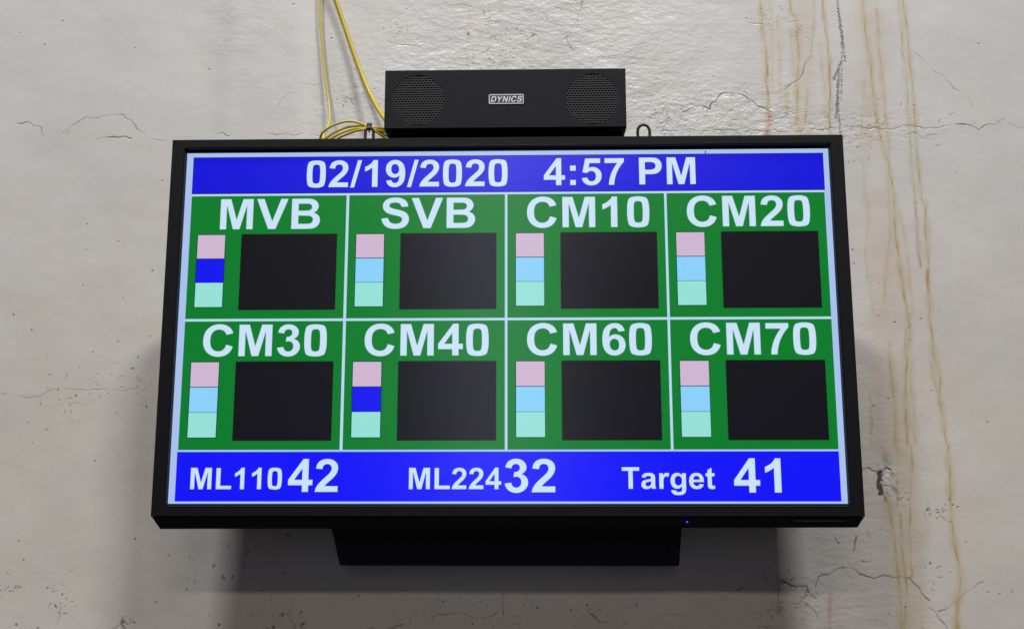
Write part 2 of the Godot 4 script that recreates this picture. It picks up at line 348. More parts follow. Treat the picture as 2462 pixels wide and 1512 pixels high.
func rect_loop(x0: float, x1: float, y0: float, y1: float, z: float) -> Array:
	return [Vector3(x0, y0, z), Vector3(x1, y0, z), Vector3(x1, y1, z), Vector3(x0, y1, z)]


func smooth_path(points: Array, steps: int) -> PackedVector3Array:
	var out := PackedVector3Array()
	for k in points.size() - 1:
		var p0: Vector3 = points[maxi(k - 1, 0)]
		var p1: Vector3 = points[k]
		var p2: Vector3 = points[k + 1]
		var p3: Vector3 = points[mini(k + 2, points.size() - 1)]
		for s in steps:
			out.append(p1.cubic_interpolate(p2, p0, p3, float(s) / steps))
	out.append(points[-1])
	return out


func tube(st: SurfaceTool, path: PackedVector3Array, r: float, sides := 12, caps := true) -> void:
	var up := Vector3.UP
	var rings := []
	for k in path.size():
		var d := (path[mini(k + 1, path.size() - 1)] - path[maxi(k - 1, 0)]).normalized()
		if absf(d.dot(up)) > 0.95 and k == 0:
			up = Vector3.RIGHT
		up = (up - d * up.dot(d)).normalized()
		var side := d.cross(up)
		var ring := []
		for j in sides:
			var a := TAU * j / sides
			ring.append(up * cos(a) + side * sin(a))
		rings.append(ring)
	for k in path.size() - 1:
		for j in sides:
			var j2 := (j + 1) % sides
			var q := [[k, j], [k + 1, j2], [k, j2], [k, j], [k + 1, j], [k + 1, j2]]
			for w: Array in q:
				var n: Vector3 = rings[w[0]][w[1]]
				st.set_normal(n)
				st.set_uv(Vector2(float(w[1]) / sides, float(w[0])))
				st.add_vertex(path[w[0]] + n * r)
	if caps:
		for e: int in [0, path.size() - 1]:
			var d := (path[e] - path[1 if e == 0 else e - 1]).normalized()
			for j in sides:
				tri(st, path[e], path[e] + rings[e][j] * r, path[e] + rings[e][(j + 1) % sides] * r, d)


# turned about the z axis; profile holds (radius, z)
func lathe(st: SurfaceTool, profile: Array, at: Vector3, sides := 40, out := 1.0) -> void:
	for k in profile.size() - 1:
		var p: Vector2 = profile[k]
		var q: Vector2 = profile[k + 1]
		var t := (q - p).normalized()
		var n2 := Vector2(-t.y, t.x) * out
		for j in sides:
			var a := TAU * j / sides
			var b := TAU * (j + 1) / sides
			var v := [[p, a], [q, a], [q, b], [p, a], [q, b], [p, b]]
			for w: Array in v:
				var c := Vector3(cos(w[1]), sin(w[1]), 0)
				st.set_normal((c * n2.x + Vector3(0, 0, n2.y)).normalized())
				st.set_uv(Vector2(w[1] / TAU, w[0].x))
				st.add_vertex(at + c * w[0].x + Vector3(0, 0, w[0].y))


# ---------------------------------------------------------------- materials
func plain(c: Color, rough: float, metal := 0.0, spec := 0.5) -> StandardMaterial3D:
	var m := StandardMaterial3D.new()
	m.albedo_color = c.linear_to_srgb()
	m.roughness = rough
	m.metallic = metal
	m.metallic_specular = spec
	return m


func noise(f: float, octaves: int, s: int, kind := FastNoiseLite.TYPE_SIMPLEX_SMOOTH) -> FastNoiseLite:
	var n := FastNoiseLite.new()
	n.noise_type = kind
	n.frequency = f
	n.seed = s
	n.fractal_octaves = octaves
	n.fractal_type = FastNoiseLite.FRACTAL_FBM if octaves > 1 else FastNoiseLite.FRACTAL_NONE
	return n


func grain(f: float, octaves: int, s: int, size := 512) -> NoiseTexture2D:
	var t := NoiseTexture2D.new()
	t.width = size
	t.height = size
	t.seamless = true
	t.noise = noise(f, octaves, s)
	return t


func textured_plastic(c: Color, rough: float, bump: float, scale: float, spec := 0.5) -> StandardMaterial3D:
	var m := plain(c, rough, 0.0, spec)
	m.heightmap_enabled = true
	m.heightmap_texture = grain(0.09, 2, 71)
	m.heightmap_scale = bump
	m.uv1_triplanar = true
	m.uv1_scale = Vector3(scale, scale, scale)
	var t := grain(0.006, 4, 33)
	var ramp := Gradient.new()
	ramp.offsets = PackedFloat32Array([0.25, 0.75])
	ramp.colors = PackedColorArray([Color(0.90, 0.90, 0.90), Color(1, 1, 1)])
	t.color_ramp = ramp
	m.roughness = rough * 1.2
	m.roughness_texture = t
	m.roughness_texture_channel = BaseMaterial3D.TEXTURE_CHANNEL_RED
	return m


# ---------------------------------------------------------------- lettering
func outlines(ch: String) -> Array:
	var rec: PackedStringArray = GLYPHS[ch].split("|")
	var adv := float(rec[0])
	if adv == 0.0:
		adv = 1139.0
	var contours := []
	if rec[1]:
		for text in rec[1].split("/"):
			var pts := PackedVector2Array()
			var on := Vector2.ZERO
			var offs := []
			var first := true
			for word in text.split(" "):
				var is_off := word.begins_with("q")
				var xy := word.trim_prefix("q").split_floats(",")
				var p := Vector2(xy[0], xy[1])
				if first:
					pts.append(p)
					on = p
					first = false
				elif is_off:
					offs.append(p)
				else:
					if offs.is_empty():
						pts.append(p)
					for k in offs.size():
						var to: Vector2 = p if k == offs.size() - 1 else (offs[k] + offs[k + 1]) / 2.0
						for s in range(1, 7):
							var t := s / 6.0
							pts.append(on.lerp(offs[k], t).lerp(offs[k].lerp(to, t), t))
						on = to
					offs.clear()
					on = p
			contours.append(pts)
	return [adv, contours]


# fills a line of text so that its ink spans x0..x1 and its capitals top..base (all in pixels)
func letter(im: Image, text: String, x0: float, x1: float, top: float, base: float, ink: Color, slant := 0.0, tracking := 0.0) -> void:
	var pen := 0.0
	var all := []
	var lo := INF
	var hi := -INF
	for ch in text:
		var g := outlines(ch)
		for c: PackedVector2Array in g[1]:
			var moved := PackedVector2Array()
			for p in c:
				var q := Vector2(p.x + pen + slant * p.y, p.y)
				moved.append(q)
				lo = minf(lo, q.x)
				hi = maxf(hi, q.x)
			all.append(moved)
		pen += g[0] + tracking
	var sx := (x1 - x0) / (hi - lo)
	var sy := (base - top) / 1469.0
	var edges := []
	var ymin := INF
	var ymax := -INF
	for c: PackedVector2Array in all:
		for k in c.size():
			var a := Vector2(x0 + (c[k].x - lo) * sx, base - c[k].y * sy)
			var d := c[(k + 1) % c.size()]
			var b := Vector2(x0 + (d.x - lo) * sx, base - d.y * sy)
			ymin = minf(ymin, a.y)
			ymax = maxf(ymax, a.y)
			if not is_equal_approx(a.y, b.y):
				edges.append([a, b] if a.y < b.y else [b, a])
	var xa := int(x0) - 2
	var w := int(x1 - x0) + 6
	for y in range(int(floor(ymin)), int(ceil(ymax)) + 1):
		var row := PackedFloat32Array()
		row.resize(w)
		for sub in 4:
			var yy := y + (sub + 0.5) / 4.0
			var xs := []
			for e: Array in edges:
				var a: Vector2 = e[0]
				var b: Vector2 = e[1]
				if a.y <= yy and yy < b.y:
					xs.append(a.x + (b.x - a.x) * (yy - a.y) / (b.y - a.y))
			xs.sort()
			for k in range(0, xs.size() - 1, 2):
				var l: float = xs[k] - xa
				var r: float = xs[k + 1] - xa
				for x in range(maxi(int(l), 0), mini(int(r) + 1, w)):
					row[x] += 0.25 * (minf(r, x + 1) - maxf(l, x))
		for x in w:
			if row[x] > 0.004 and xa + x >= 0 and xa + x < im.get_width() and y >= 0 and y < im.get_height():
				im.set_pixel(xa + x, y, im.get_pixel(xa + x, y).lerp(ink, minf(row[x], 1.0)))


# millimetres from the left and top of the lit picture
func rect(x0: float, y0: float, x1: float, y1: float, c: Color) -> void:
	var a := Vector2i(roundi((x0 + 5.0) * PX_MM), roundi((y0 + 12.0) * PX_MM))
	var b := Vector2i(roundi((x1 + 5.0) * PX_MM), roundi((y1 + 12.0) * PX_MM))
	screen_image.fill_rect(Rect2i(a, b - a), c)


func words(text: String, x0: float, x1: float, top: float, base: float) -> void:
	letter(screen_image, text, (x0 + 5.0) * PX_MM, (x1 + 5.0) * PX_MM, (top + 12.0) * PX_MM, (base + 12.0) * PX_MM, Color8(202, 225, 247))


func make_screen_picture() -> ImageTexture:
	screen_image = Image.create_empty(2048, 1126, false, Image.FORMAT_RGB8)
	screen_image.fill(Color8(0, 0, 0))
	var white := Color8(168, 192, 236)
	var line := Color8(184, 213, 241)
	var green := Color8(2, 122, 41)
	var dark := Color8(2, 8, 60)
	rect(0.0, 0.0, 930.0, 499.6, white)
	rect(11.6, 6.4, 921.4, 61.4, dark)
	rect(12.2, 7.2, 920.8, 60.4, Color8(13, 14, 216))
	rect(12.2, 61.4, 920.6, 427.2, line)
	rect(11.0, 429.6, 920.4, 496.6, Color8(12, 16, 248))
	words("02/19/2020", 177.7, 468.6, 12.2, 52.4)
	words("4:57", 520.5, 636.0, 11.4, 51.7)
	words("PM", 657.4, 738.2, 11.3, 51.4)
	var names := ["MVB", "SVB", "CM10", "CM20", "CM30", "CM40", "CM60", "CM70"]
	var spans := [[54.8, 199.0], [287.4, 422.0], [496.2, 670.8], [724.0, 898.4], [39.1, 214.2], [267.5, 442.0], [495.6, 669.9], [723.0, 897.8]]
	var left := [12.0, 240.4, 468.3, 696.0]
	var right := [236.2, 464.6, 692.1, 920.4]
	for k in 8:
		var r := k / 4
		var x: float = left[k % 4]
		var y := 64.6 + r * 182.9
		rect(x, y, right[k % 4], y + 179.2, green)
		words(names[k], spans[k][0], spans[k][1], y + 4.4, y + 49.2)
		var sy := 121.9 if r == 0 else 305.0
		var on := k == 0 or k == 5
		rect(x + 10.9, sy - 0.8, x + 52.4, sy + 105.6, Color8(2, 30, 44))
		rect(x + 11.7, sy, x + 51.6, sy + 34.5, Color8(206, 181, 208))
		rect(x + 11.7, sy + 35.3, x + 51.6, sy + 69.7, Color8(12, 18, 238) if on else Color8(138, 208, 248))
		rect(x + 11.7, sy + 70.5 - (0.8 if on else 0.0), x + 51.6, sy + 104.8, Color8(150, 224, 214))
		rect(x + 75.0, sy - 0.9, x + 212.4, sy + 109.4, Color8(14, 13, 20))
	words("ML110", 31.4, 158.1, 451.0, 480.2)
	words("42", 166.6, 235.3, 439.2, 483.8)
	words("ML224", 333.0, 459.8, 451.2, 480.1)
	words("32", 464.5, 533.6, 439.2, 484.4)
	words("Target", 624.4, 751.1, 450.6, 479.7)
	words("41", 776.7, 840.7, 438.8, 484.9)
	# mouse pointer resting at the top edge of the picture
	rect(753.0, 2.2, 754.6, 6.6, Color8(60, 70, 120))
	rect(754.6, 3.6, 756.2, 6.9, Color8(200, 220, 250))
	rect(756.2, 4.8, 757.6, 7.4, Color8(60, 70, 120))
	return ImageTexture.create_from_image(screen_image)


# ---------------------------------------------------------------- wall paint, cracks and streaks
var crack := PackedFloat32Array()
var streak := [PackedFloat32Array(), PackedFloat32Array(), PackedFloat32Array()]
var rng := RandomNumberGenerator.new()


func wall_px(x_mm: float, y_mm: float) -> Vector2:
	return Vector2((x_mm + 1000.0) * WALL_W / 2000.0, (700.0 - y_mm) * WALL_H / 1200.0)


func stamp(field: PackedFloat32Array, p: Vector2, r: float, a: float) -> void:
	var e := r + 1.0
	for y in range(maxi(int(p.y - e), 0), mini(int(p.y + e) + 1, WALL_H - 1) + 1):
		for x in range(maxi(int(p.x - e), 0), mini(int(p.x + e) + 1, WALL_W - 1) + 1):
			var d := Vector2(x + 0.5, y + 0.5).distance_to(p)
			var v := a * clampf((r + 0.5 - d) / (0.55 * r + 0.5), 0.0, 1.0)
			var i := y * WALL_W + x
			if v > field[i]:
				field[i] = v


# wanders between the given points and breaks up in strength
func scratch(field: PackedFloat32Array, text: String, wander: float, broken: float, side_cracks: bool) -> void:
	var v := text.split_floats(",")
	var r := maxf(v[0] * WALL_W / 2000.0 / 2.0, 0.35)
	var pts := PackedVector2Array()
	for k in range(3, v.size() - 1, 2):
		pts.append(wall_px(v[k], v[k + 1]))
	for level in 5:
		var finer := PackedVector2Array()
		for k in pts.size() - 1:
			finer.append(pts[k])
			var d := pts[k + 1] - pts[k]
			if d.length() > 3.0:
				finer.append((pts[k] + pts[k + 1]) / 2.0 + d.orthogonal() * rng.randf_range(-wander, wander))
		finer.append(pts[-1])
		pts = finer
	var run := 0.0
	var phase := rng.randf() * 100.0
	for k in pts.size() - 1:
		var d := pts[k].distance_to(pts[k + 1])
		var n := maxi(int(d / 0.7), 1)
		for s in n:
			run += d / n
			var wob := 0.5 + 0.5 * sin(run * 0.11 + phase) * sin(run * 0.043 + phase * 1.7) + rng.randf_range(-0.15, 0.15)
			var a := v[1] * (1.0 - broken * (1.0 - wob))
			stamp(field, pts[k].lerp(pts[k + 1], float(s) / n), r * (0.75 + 0.5 * wob), clampf(a, 0.0, 1.0))
			if side_cracks and rng.randf() < 0.012:
				var q := pts[k]
				var dir := Vector2.from_angle(rng.randf() * TAU)
				for m in rng.randi_range(4, 14):
					stamp(field, q, 0.5, v[1] * 0.5)
					dir = dir.rotated(rng.randf_range(-0.5, 0.5))
					q += dir


func soft(image: Image, w: int, h: int) -> PackedByteArray:
	image.resize(w, h, Image.INTERPOLATE_CUBIC)
	image.convert(Image.FORMAT_L8)
	return image.get_data()


func blob(x: float, y: float, cx: float, cy: float, rx: float, ry: float) -> float:
	var d := Vector2((x - cx) / rx, (y - cy) / ry).length_squared()
	return exp(-d)


# how rough the paint lies: flaking, brush-marked patches (metres on the wall)
func patch(x: float, y: float) -> float:
	var a := blob(x, y, 0.05, 0.52, 0.27, 0.22) + blob(x, y, 0.02, 0.42, 0.2, 0.1)
	a += 0.9 * blob(x, y, 0.36, 0.385, 0.12, 0.05) + 0.7 * blob(x, y, 0.55, 0.36, 0.16, 0.035)
	a += 0.45 * blob(x, y, 0.3, -0.42, 0.3, 0.07) + 0.4 * blob(x, y, 0.5, -0.2, 0.12, 0.25)
	a += 0.25 * blob(x, y, -0.25, 0.33, 0.12, 0.1) + 0.3 * blob(x, y, -0.47, 0.58, 0.05, 0.1)
	return clampf(a, 0.0, 1.0)


func make_wall() -> void:
	rng.seed = 4711
	var n := WALL_W * WALL_H
	crack.resize(n)
	for f: int in 3:
		var blank := PackedFloat32Array()
		blank.resize(n)
		streak[f] = blank
	for f in 3:
		var field: PackedFloat32Array = streak[f]
		for d: String in DRIPS:
			var v := d.get_slice(",", 2)
			if int(v) == f:
				scratch(field, d, 0.035, 0.62, false)
		streak[f] = field
	for c: String in CRACKS:
		scratch(crack, c, 0.13, 0.75, true)
	for s: String in SPECKS:
		var v := s.split_floats(",")
		for k in range(0, v.size(), 3):
			var p := wall_px(v[k], v[k + 1])
			var r := v[k + 2] * WALL_W / 2000.0
			for m in 4:
				stamp(crack, p + Vector2(rng.randf_range(-1, 1), rng.randf_range(-1.3, 1.3)) * r * 0.7, maxf(r * rng.randf_range(0.35, 0.75), 0.5), rng.randf_range(0.5, 0.9))
	# fine pits, thicker where the paint is rough and low on the wall
	for k in 9000:
		var x := rng.randf_range(-0.98, 0.98)
		var y := rng.randf_range(-0.48, 0.68)
		var keep := 0.12 + 0.6 * patch(x, y) + (0.35 if y < -0.25 else 0.0) + 0.1 * float(y < 0.1)
		if rng.randf() < keep:
			stamp(crack, wall_px(x * 1000.0, y * 1000.0), rng.randf_range(0.3, 0.75), rng.randf_range(0.08, 0.42) * (1.5 if rng.randf() < 0.08 else 1.0))
	# the torn black sealant line and the knocked-out hole
	var tar := TAR.split_floats(",")
	for k in range(0, tar.size() - 3, 2):
		for s in 190:
			var p := wall_px(tar[k], tar[k + 1]).lerp(wall_px(tar[k + 2], tar[k + 3]), s / 70.0)
			if rng.randf() < 0.75:
				stamp(crack, p + Vector2(rng.randf_range(-1, 1) * rng.randf_range(0.4, 2.8), rng.randf_range(-1, 1)), rng.randf_range(0.4, 1.1), rng.randf_range(0.3, 0.9))
	# flaked spots: knots of short curled chips
	for f: Array in FLAKES:
		var c := wall_px(f[0], f[1])
		for k: int in f[3]:
			var q := c + Vector2(rng.randfn(), rng.randfn()) * float(f[2]) * 0.5
			var dir := Vector2.from_angle(rng.randf() * TAU)
			for m in rng.randi_range(2, 7):
				stamp(crack, q, rng.randf_range(0.35, 0.9), rng.randf_range(0.2, 0.6))
				dir = dir.rotated(rng.randf_range(-0.7, 0.7))
				q += dir
	var hole := SPALL.split_floats(",")
	for k in range(0, hole.size() - 3, 2):
		for s in 24:
			var p := wall_px(hole[k], hole[k + 1]).lerp(wall_px(hole[k + 2], hole[k + 3]), s / 24.0)
			stamp(crack, p + Vector2(rng.randf_range(-3.5, 2.5), 0), rng.randf_range(1.5, 3.4), rng.randf_range(0.7, 1.0))

	var clouds := noise(0.004, 4, 3).get_image(WALL_W, WALL_H).get_data()
	var tint := noise(0.009, 3, 9).get_image(WALL_W, WALL_H).get_data()
	var fine := noise(0.16, 3, 5).get_image(WALL_W, WALL_H).get_data()
	var lumps := soft(noise(0.085, 4, 12).get_image(WALL_W / 2, WALL_H), WALL_W, WALL_H)
	var flakes := soft(noise(0.035, 3, 31, FastNoiseLite.TYPE_CELLULAR).get_image(WALL_W / 2, WALL_H), WALL_W, WALL_H)
	var rough_small := Image.create_empty(256, 154, false, Image.FORMAT_L8)
	for y in 154:
		for x in 256:
			rough_small.set_pixel(x, y, Color(patch(-1.0 + 2.0 * (x + 0.5) / 256, 0.7 - 1.2 * (y + 0.5) / 154), 0, 0))
	var rough := soft(rough_small, WALL_W, WALL_H)
	var rgb := PackedByteArray()
	rgb.resize(n * 3)
	var height := PackedFloat32Array()
	height.resize(n)
	var stain0: PackedFloat32Array = streak[0]
	var stain1: PackedFloat32Array = streak[1]
	var stain2: PackedFloat32Array = streak[2]
	for y in WALL_H:
		var ey := minf(minf(y, WALL_H - 1 - y) / 60.0, 1.0)
		for x in WALL_W:
			var i := y * WALL_W + x
			var edge := minf(ey, minf(x, WALL_W - 1 - x) / 60.0)
			var c := crack[i] * edge
			var m := rough[i] / 255.0 * edge
			var a := (clouds[i] - 128) * edge
			var b := (tint[i] - 128) * edge
			var g := fine[i] - 128
			var l := lumps[i] - 128
			# paint colour, sRGB bytes; warm floor bounce is painted into the lower wall, unevenly
			var warm_bounce := clampf((y - 330.0 + b * 1.2) / 460.0, 0.0, 1.0) * edge
			var r8 := 205.0 + a * 0.04 + b * 0.008 + g * 0.02
			var g8 := 203.0 + a * 0.04 + g * 0.02
			var b8 := 200.0 + a * 0.04 - b * 0.008 + g * 0.02
			g8 -= warm_bounce * 5.0
			b8 -= warm_bounce * 10.0
			var s2 := stain2[i] * edge
			r8 += (196.0 - r8) * s2
			g8 += (168.0 - g8) * s2
			b8 += (140.0 - b8) * s2
			var s0 := stain0[i] * edge
			r8 += (166.0 - r8) * s0 * 0.9
			g8 += (135.0 - g8) * s0 * 0.9
			b8 += (60.0 - b8) * s0 * 0.9
			var s1 := stain1[i] * edge
			r8 += (164.0 - r8) * s1 * 0.85
			g8 += (92.0 - g8) * s1 * 0.85
			b8 += (48.0 - b8) * s1 * 0.85
			var k := c * c * 0.25 + c * 0.62
			r8 += (40.0 - r8) * k
			g8 += (35.0 - g8) * k
			b8 += (31.0 - b8) * k
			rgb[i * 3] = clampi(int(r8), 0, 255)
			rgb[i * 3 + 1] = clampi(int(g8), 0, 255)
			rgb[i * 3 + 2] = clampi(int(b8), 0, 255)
			# relief in millimetres, around 2
			height[i] = (2.0 + g * (0.0003 + 0.0014 * m) + l * (0.00028 + 0.0036 * m) + (flakes[i] - 128) * 0.0025 * m - c * 0.75 + (s0 + s1) * 0.12) / 4.0
	var paint := StandardMaterial3D.new()
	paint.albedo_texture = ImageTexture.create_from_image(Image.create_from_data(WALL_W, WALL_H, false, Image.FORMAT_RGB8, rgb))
	paint.heightmap_enabled = true
	paint.heightmap_texture = ImageTexture.create_from_image(Image.create_from_data(WALL_W, WALL_H, false, Image.FORMAT_RF, height.to_byte_array()))
	paint.heightmap_scale = 0.4
	paint.roughness = 0.38
	paint.metallic_specular = 0.5
	paint.texture_repeat = false

	# the wall itself: uneven plaster, 4 mm cells
	var nx := 500
	var ny := 300
	var wide := noise(4.5, 2, 21)
	var mid := noise(16.0, 2, 22)
	var small := noise(45.0, 2, 23)
	var z := PackedFloat32Array()
	z.resize((nx + 1) * (ny + 1))
	for j in ny + 1:
		for i in nx + 1:
			var x := -1.0 + 2.0 * i / nx
			var y := 0.7 - 1.2 * j / ny
			var e := minf(minf(i, nx - i), minf(j, ny - j)) / 15.0
			var p := patch(x, y)
			var h := wide.get_noise_2d(x, y * 0.6) * 0.0016 + mid.get_noise_2d(x * 0.8, y) * (0.0003 + 0.0006 * p) + small.get_noise_2d(x * 0.5, y) * (0.00003 + 0.00034 * p)
			# shallow vertical groove left of the cables, a ridge further left
			h -= 0.004 * blob(x, y, -0.335 + 0.05 * (0.6 - y), 0.62, 0.022, 0.3)
			h += 0.0022 * blob(x, y, -0.475, 0.62, 0.02, 0.28)
			# the knocked-out hole
			h -= 0.004 * blob(x, y, 0.575, -0.19, 0.005, 0.016)
			z[j * (nx + 1) + i] = h * clampf(e, 0.0, 1.0)
	var pos := PackedVector3Array()
	var nor := PackedVector3Array()
	var uv := PackedVector2Array()
	var idx := PackedInt32Array()
	var cell := 0.004
	for j in ny + 1:
		for i in nx + 1:
			var k := j * (nx + 1) + i
			pos.append(Vector3(-1.0 + cell * i, 0.7 - cell * j, z[k]))
			var dx := (z[k + (1 if i < nx else 0)] - z[k - (1 if i > 0 else 0)]) / (2.0 * cell)
			var dy := (z[k - (nx + 1 if j > 0 else 0)] - z[k + (nx + 1 if j < ny else 0)]) / (2.0 * cell)
			nor.append(Vector3(-dx, -dy, 1.0).normalized())
			uv.append(Vector2(float(i) / nx, float(j) / ny))
			if i < nx and j < ny:
				idx.append_array([k, k + 1, k + nx + 2, k, k + nx + 2, k + nx + 1])
	var arrays := []
	arrays.resize(Mesh.ARRAY_MAX)
	arrays[Mesh.ARRAY_VERTEX] = pos
	arrays[Mesh.ARRAY_NORMAL] = nor
	arrays[Mesh.ARRAY_TEX_UV] = uv
	arrays[Mesh.ARRAY_INDEX] = idx
	var mesh := ArrayMesh.new()
	mesh.add_surface_from_arrays(Mesh.PRIMITIVE_TRIANGLES, arrays)
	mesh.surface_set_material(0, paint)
	# the plain wall around it, with its thickness
	var st := begin()
	var o := [-4.0, 4.0, -2.6, 3.4]
	quad(st, Vector3(o[0], o[2], 0), Vector3(-1, o[2], 0), Vector3(-1, o[3], 0), Vector3(o[0], o[3], 0), Vector3.BACK)
	quad(st, Vector3(1, o[2], 0), Vector3(o[1], o[2], 0), Vector3(o[1], o[3], 0), Vector3(1, o[3], 0), Vector3.BACK)
	quad(st, Vector3(-1, 0.7, 0), Vector3(1, 0.7, 0), Vector3(1, o[3], 0), Vector3(-1, o[3], 0), Vector3.BACK)
	quad(st, Vector3(-1, o[2], 0), Vector3(1, o[2], 0), Vector3(1, -0.5, 0), Vector3(-1, -0.5, 0), Vector3.BACK)
	skin(st, [rect_loop(o[0], o[1], o[2], o[3], 0.0), rect_loop(o[0], o[1], o[2], o[3], -0.25)], Vector3(0, 0.4, -0.12))
	quad(st, Vector3(o[0], o[2], -0.25), Vector3(o[1], o[2], -0.25), Vector3(o[1], o[3], -0.25), Vector3(o[0], o[3], -0.25), Vector3.FORWARD)
	st.commit(mesh)
	var around := plain(Color8(205, 203, 200).srgb_to_linear(), 0.42)
	around.heightmap_enabled = true
	around.heightmap_texture = grain(0.05, 4, 12)
	around.heightmap_scale = 0.03
	around.uv1_scale = Vector3(2, 2, 2)
	mesh.surface_set_material(1, around)
	var w := MeshInstance3D.new()
	w.name = "wall"
	w.mesh = mesh
	w.set_meta("kind", "structure")
	w.set_meta("label", "pale painted concrete wall with cracks and brown drip streaks")
	add_child(w, true)


# ---------------------------------------------------------------- monitor
func make_monitor(where: Transform3D) -> void:
	var t := thing("monitor", "wide black-framed monitor showing a blue and green status board", "monitor", where)
	var black: Material = mats.plastic
	# frame: one mitred ring, profile from its back edge over the front to the glass
	var st := begin()
	var out := [[0.0, -0.03], [0.0, 0.0085], [0.0005, 0.0095], [0.0015, 0.010], [0.0180, 0.010], [0.0190, 0.0096], [0.0194, 0.0088], [0.0194, -0.002]]
	var loops := []
	for p: Array in out:
		var k: float = p[0] / 0.0194
		loops.append(rect_loop(lerpf(-0.4824, -0.4630, k), lerpf(0.4828, 0.4638, k), lerpf(-0.2664, -0.2522, k), lerpf(0.2676, 0.2541, k), p[1]))
	for k in loops.size() - 1:
		var a: Array = loops[k]
		var b: Array = loops[k + 1]
		for j in 4:
			var j2 := (j + 1) % 4
			var dir := [Vector3.DOWN, Vector3.RIGHT, Vector3.UP, Vector3.LEFT][j] as Vector3
			var face := dir * (1.0 if k < 3 else -1.0 if k > 3 else 0.0) + Vector3.BACK * (1.0 if k > 1 and k < 6 else 0.05)
			quad(st, a[j], a[j2], b[j2], b[j], face)
	part("bezel", st, black, t)
	# thin bright line of the inner trim, as on the photograph's frame
	st = begin()
	skin(st, [rect_loop(-0.4646, 0.4654, -0.2536, 0.2556, 0.0100), rect_loop(-0.4646, 0.4654, -0.2536, 0.2556, 0.0104), rect_loop(-0.4640, 0.4648, -0.2530, 0.2550, 0.0104), rect_loop(-0.4640, 0.4648, -0.2530, 0.2550, 0.0100)], Vector3(0, 0, 0.005))
	part("trim", st, mats.gloss_black, t)
	# picture
	st = begin()
	var c := rect_loop(-0.470, 0.470, -0.255, 0.262, 0.0)
	var uvs := [Vector2(0, 1), Vector2(1, 1), Vector2(1, 0), Vector2(0, 0)]
	for k: int in [0, 2, 1, 0, 3, 2]:
		st.set_normal(Vector3.BACK)
		st.set_uv(uvs[k])
		st.add_vertex(c[k])
	part("screen", st, mats.screen, t)
	# rear shell, stepped
	st = begin()
	loops = [rect_loop(-0.480, 0.480, -0.264, 0.265, -0.001), rect_loop(-0.480, 0.480, -0.264, 0.265, -0.03), rect_loop(-0.474, 0.474, -0.258, 0.260, -0.036), rect_loop(-0.44, 0.44, -0.235, 0.24, -0.054)]
	skin(st, loops, Vector3(0, 0, -0.02))
	quad(st, loops[3][0], loops[3][1], loops[3][2], loops[3][3], Vector3.FORWARD)
	part("rear_shell", st, black, t)
	# slanted strip under the frame
	st = begin()
	var hi := [Vector3(-0.4815, -0.2668, -0.030), Vector3(0.4820, -0.2668, -0.030), Vector3(0.4820, -0.2668, 0.0078), Vector3(-0.4815, -0.2668, 0.0078)]
	var lo := [Vector3(-0.4715, -0.2836, -0.030), Vector3(0.4745, -0.2812, -0.030), Vector3(0.4745, -0.2812, 0.0005), Vector3(-0.4715, -0.2836, 0.0005)]
	skin(st, [hi, lo], Vector3(0, -0.275, -0.012))
	quad(st, hi[0], hi[1], hi[2], hi[3], Vector3.UP)
	quad(st, lo[0], lo[1], lo[2], lo[3], Vector3.DOWN)
	var chin := part("lower_strip", st, black, t)
	st = begin()
	lathe(st, [Vector2(0.0013, 0.0), Vector2(0.0012, 0.0012), Vector2(0.0007, 0.0018), Vector2(0.0, 0.002)], Vector3.ZERO, 16, -1.0)
	part("power_light", st, mats.led, chin, Vector3(0.2455, -0.2735, 0.0042))
	st = begin()
	lathe(st, [Vector2(0.0016, 0.0), Vector2(0.0015, 0.001), Vector2(0.0008, 0.0016), Vector2(0.0, 0.0018)], Vector3.ZERO, 16, -1.0)
	part("remote_sensor", st, mats.gloss_black, chin, Vector3(0.2554, -0.2735, 0.0042))
	st = begin()
	box(st, Vector3.ZERO, Vector3(0.067, 0.0048, 0.0016), 0.0003)
	var plate := part("name_plate", st, mats.plate, chin, Vector3(0.4225, -0.2712, 0.0052))
	plate.rotation.x = -0.4
	# lifting eyes behind the top edge
	for s: Array in [[0.2042, 0.2990, 0.0088], [-0.2032, 0.2976, 0.0060]]:
		st = begin()
		var pts := PackedVector3Array()
		var r: float = s[2]
		var cy: float = s[1] - r * 1.15
		pts.append(Vector3(s[0] - r, 0.262, -0.03))
		for k in 17:
			var a := PI - PI * k / 16.0
			pts.append(Vector3(s[0] + cos(a) * r, cy + sin(a) * r * 1.15, -0.03))
		pts.append(Vector3(s[0] + r, 0.262, -0.03))
		tube(st, pts, 0.0022, 12)
		part("lifting_eye", st, mats.iron, t)


